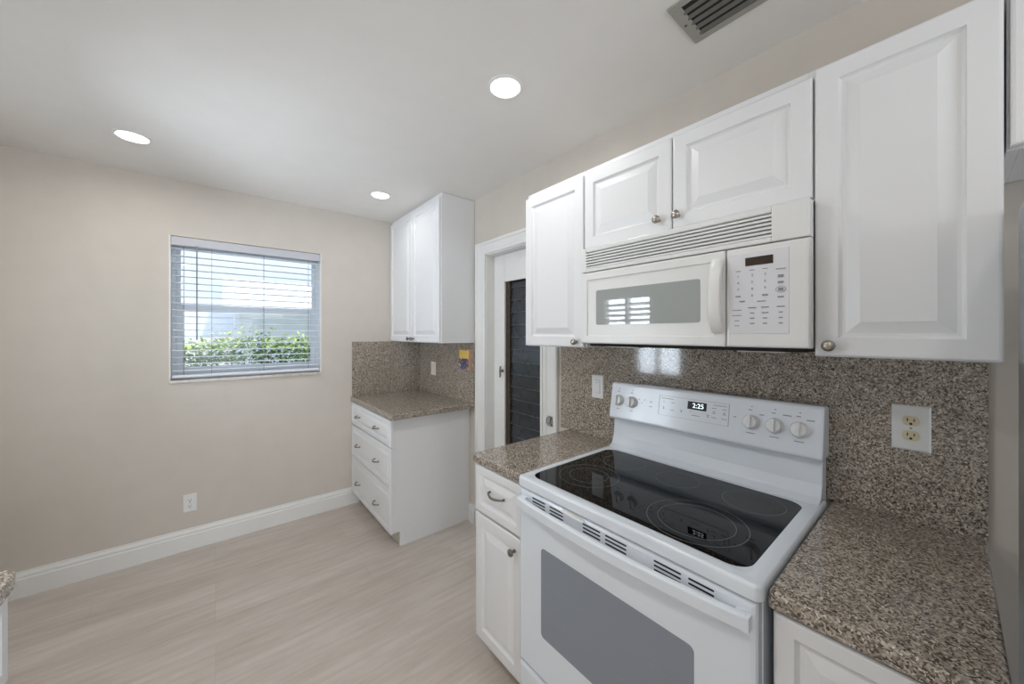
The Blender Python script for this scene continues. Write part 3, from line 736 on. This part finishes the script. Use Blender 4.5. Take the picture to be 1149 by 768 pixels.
# ------------------------------------------------------------------ refrigerator at the right edge
fr = thing('refrigerator', 'tall steel-grey refrigerator standing in the alcove at the right edge', 'refrigerator', (.85, -.53, 0))
bm = BM(); box(bm, .56, 1.24, -.985, -.086, .03, 1.70); box(bm, .60, 1.20, -.95, -.12, 0, .03); obj('body', bm, 'fridge_steel', fr, .02, seg=4)
bxo('freezer_door', (.490, .556, -.983, -.088, 1.20, 1.70), 'fridge_steel', fr, .012)
bxo('fridge_door', (.490, .556, -.983, -.088, .10, 1.19), 'fridge_steel', fr, .012)
for za, zb in ((1.24, 1.62), (.62, 1.14)):
    bm = BM(); tube(bm, [(.49, -.17, za), (.445, -.17, za + .02), (.445, -.17, zb - .02), (.49, -.17, zb)], .011, 10); obj('handle', bm, 'nickel', fr, smooth=True)

# ------------------------------------------------------------------ recessed ceiling lights
def downlight(x, y, label, r=.060, watt=None):
    t = thing('ceiling_light', label, 'ceiling light', (x, y, ZC), 'recessed ceiling lights')
    bm = BM(); lathe(bm, (x, y, ZC), (0, 0, -1), [(r + .014, -.001), (r + .014, .003), (r + .010, .0055), (r + .002, .0055), (r, .003), (r, -.001)], 40)
    bmesh.ops.delete(bm, geom=[f for f in bm.faces if len(f.verts) > 4], context='FACES_ONLY')
    obj('trim_ring', bm, 'trim_white', t, smooth=True)
    bm = BM(); lathe(bm, (x, y, ZC), (0, 0, -1), [(r, .0005), (r, .0025), (r * .7, .0032), (0, .0036)], 40); obj('lens', bm, 'lamp_lens', t, smooth=True)
    d = bpy.data.lights.new('lamp', 'AREA'); d.shape = 'DISK'; d.size = r * 1.9; d.energy = watt or LAMP_W; d.color = (1, .985, .96); d.spread = R(172)
    o = bpy.data.objects.new('lamp', d); COL.objects.link(o); o.parent = t; o.location = (0, 0, -.012)
downlight(.921, 1.163, 'largest of the three round ceiling lights, nearest the cabinets over the microwave')
downlight(-.330, 2.672, 'round ceiling light above the window wall, leftmost of the three')
downlight(.931, 2.645, 'smallest round ceiling light, just in front of the corner wall cabinet', watt=1.1)
downlight(-.330, 1.163, 'round ceiling light over the left worktop, just outside the photo', watt=5.2)  # unseen, assumed from the light grid; made stronger to fill the range front
downlight(-.330, -.35, 'unseen round fill light added behind the camera, over the aisle', watt=5.2)  # fill lamp added out of view, placed to follow the light grid
# ------------------------------------------------------------------ ceiling air vent
vt = thing('ceiling_vent', 'grey metal air vent with long dark slots in the ceiling above the cabinets', 'vent', (1.19, .31, ZC))
vx0, vx1, vy0, vy1 = 1.090, 1.292, .06, .564
bm = BM()
for d in ((vx0, vx0 + .024, vy0, vy1), (vx1 - .024, vx1, vy0, vy1), (vx0 + .024, vx1 - .024, vy0, vy0 + .034), (vx0 + .024, vx1 - .024, vy1 - .034, vy1)): box(bm, *d, ZC - .006, ZC)
obj('frame', bm, 'vent_metal', vt, .002)
bxo('duct_shadow', (vx0 + .02, vx1 - .02, vy0 + .03, vy1 - .03, ZC - .0012, ZC - .0002), 'vent_dark', vt)
bm = BM()
for k in range(5):
    x = vx0 + .024 + (k + .72) * (vx1 - vx0 - .048) / 5.4
    prism(bm, [(x, ZC - .0012), (x + .0015, ZC - .0012), (x + .010, ZC - .009), (x + .0085, ZC - .0095)], lambda p, t: (p[0], t, p[1]), vy0 + .03, vy1 - .03)
obj('blades', bm, 'vent_blade', vt)
bm = BM(); lathe(bm, (1.19, vy1 - .014, ZC - .006), (0, 0, -1), [(.0045, 0), (.0035, .0015), (0, .002)], 12); obj('screw', bm, 'screw_dark', vt)

# ------------------------------------------------------------------ outlets, switches, plaque
def face_plate(root, fn, w, h, t=.006, m='plastic_white'):
    bm = BM(); nest(bm, lambda u, v, d: fn(u, v, d), -w / 2, w / 2, -h / 2, h / 2, [(0, 0), (0, t * .5), (.004, t), (.006, t)]); return obj('face_plate', bm, m, root)
def receptacle(root, fn, cz, m, sc=1):
    bm = BM()
    P = [(.0170 * sc * math.cos(R(a)), max(-.0135, min(.0135, .0172 * math.sin(R(a)))) * sc) for a in range(0, 360, 15)]
    prism(bm, P, lambda p, t: fn(p[0], cz + p[1], t), .0055, .0085); o = obj('receptacle', bm, m, root)
    bm = BM()
    for u, w, v, h in ((-.0065, .0024, .003, .0085), (.0065, .0024, .003, .0075)):
        prism(bm, [(u - w / 2, v - h / 2), (u + w / 2, v - h / 2), (u + w / 2, v + h / 2), (u - w / 2, v + h / 2)], lambda p, t: fn(p[0] * sc, cz + p[1] * sc, t), .0080, .0090)
    prism(bm, [(.003 * math.cos(R(a)), -.0078 + .0032 * math.sin(R(a))) for a in range(0, 360, 30)], lambda p, t: fn(p[0] * sc, cz + p[1] * sc, t), .0080, .0090)
    obj('slots', bm, 'slot_black', o)
def screw(root, fn, u, v):
    bm = BM(); prism(bm, [(u + .003 * math.cos(R(a)), v + .003 * math.sin(R(a))) for a in range(0, 360, 30)], lambda p, t: fn(p[0], p[1], t), .0055, .0068); obj('screw', bm, 'nickel', root)
XS = XW - .014
o = thing('outlet', 'white oversized plate with ivory double outlet on the granite right of the range', 'outlet', (XS, .070, 1.178))
f_ = lambda u, v, d: (XS - d, .070 - u, 1.178 + v)
face_plate(o, f_, .075, .126); receptacle(o, f_, .0205, 'ivory', 1.0); receptacle(o, f_, -.0205, 'ivory', 1.0); screw(o, f_, 0, 0)
o = thing('outlet', 'small white double outlet low on the beige wall under the window', 'outlet', (-.132, YF, .309))
f_ = lambda u, v, d: (-.132 + u, YF - d, .309 + v)
face_plate(o, f_, .070, .116); receptacle(o, f_, .0195, 'plastic_white'); receptacle(o, f_, -.0195, 'plastic_white'); screw(o, f_, 0, 0)
def switch(y, z, label, m, w=.072):
    o = thing('light_switch', label, 'light switch', (XS, y, z)); f_ = lambda u, v, d: (XS - d, y - u, z + v)
    face_plate(o, f_, w, .118, .006, m)
    bm = BM(); nest(bm, f_, -.0165, .0165, -.033, .033, [(0, .005), (0, .0075), (.0015, .009), (.002, .009)]); rk = obj('rocker', bm, m, o)
    bm = BM()
    for a in ((-.0172, -.0165, -.034, .034), (.0165, .0172, -.034, .034), (-.0172, .0172, .033, .034), (-.0172, .0172, -.034, -.033)):
        prism(bm, [(a[0], a[2]), (a[1], a[2]), (a[1], a[3]), (a[0], a[3])], lambda p, t: f_(p[0], p[1], t), .0058, .0066)
    obj('gap_line', bm, 'ink_grey', o)
    bm = BM(); prism(bm, [(-.003, .018), (.003, .018), (.003, .022), (-.003, .022)], lambda p, t: f_(p[0], p[1], t), .0088, .0096); obj('indicator', bm, 'ink_grey', rk)
switch(1.146, 1.174, 'white rocker light switch on the granite just left of the range', 'plastic_white')
switch(2.948, 1.135, 'off-white rocker switch on the granite above the far corner worktop', 'off_white', .085)
pq = thing('plaque', 'small wooden picture block with gold and blue painting hung beside the door casing', 'plaque', (XS, 2.395, 1.165))
bm = BM(); nest(bm, lambda u, v, d: (XS - .0305 - d, u, v), 2.325, 2.458, 1.168, 1.316, [(0, -.004), (0, 0), (.002, .001), (.003, .001)]); obj('picture_face', bm, 'painted_panel', pq)
bxo('block', (XS - .029, XS, 2.321, 2.462, 1.164, 1.320), 'wood_edge', pq, .002)
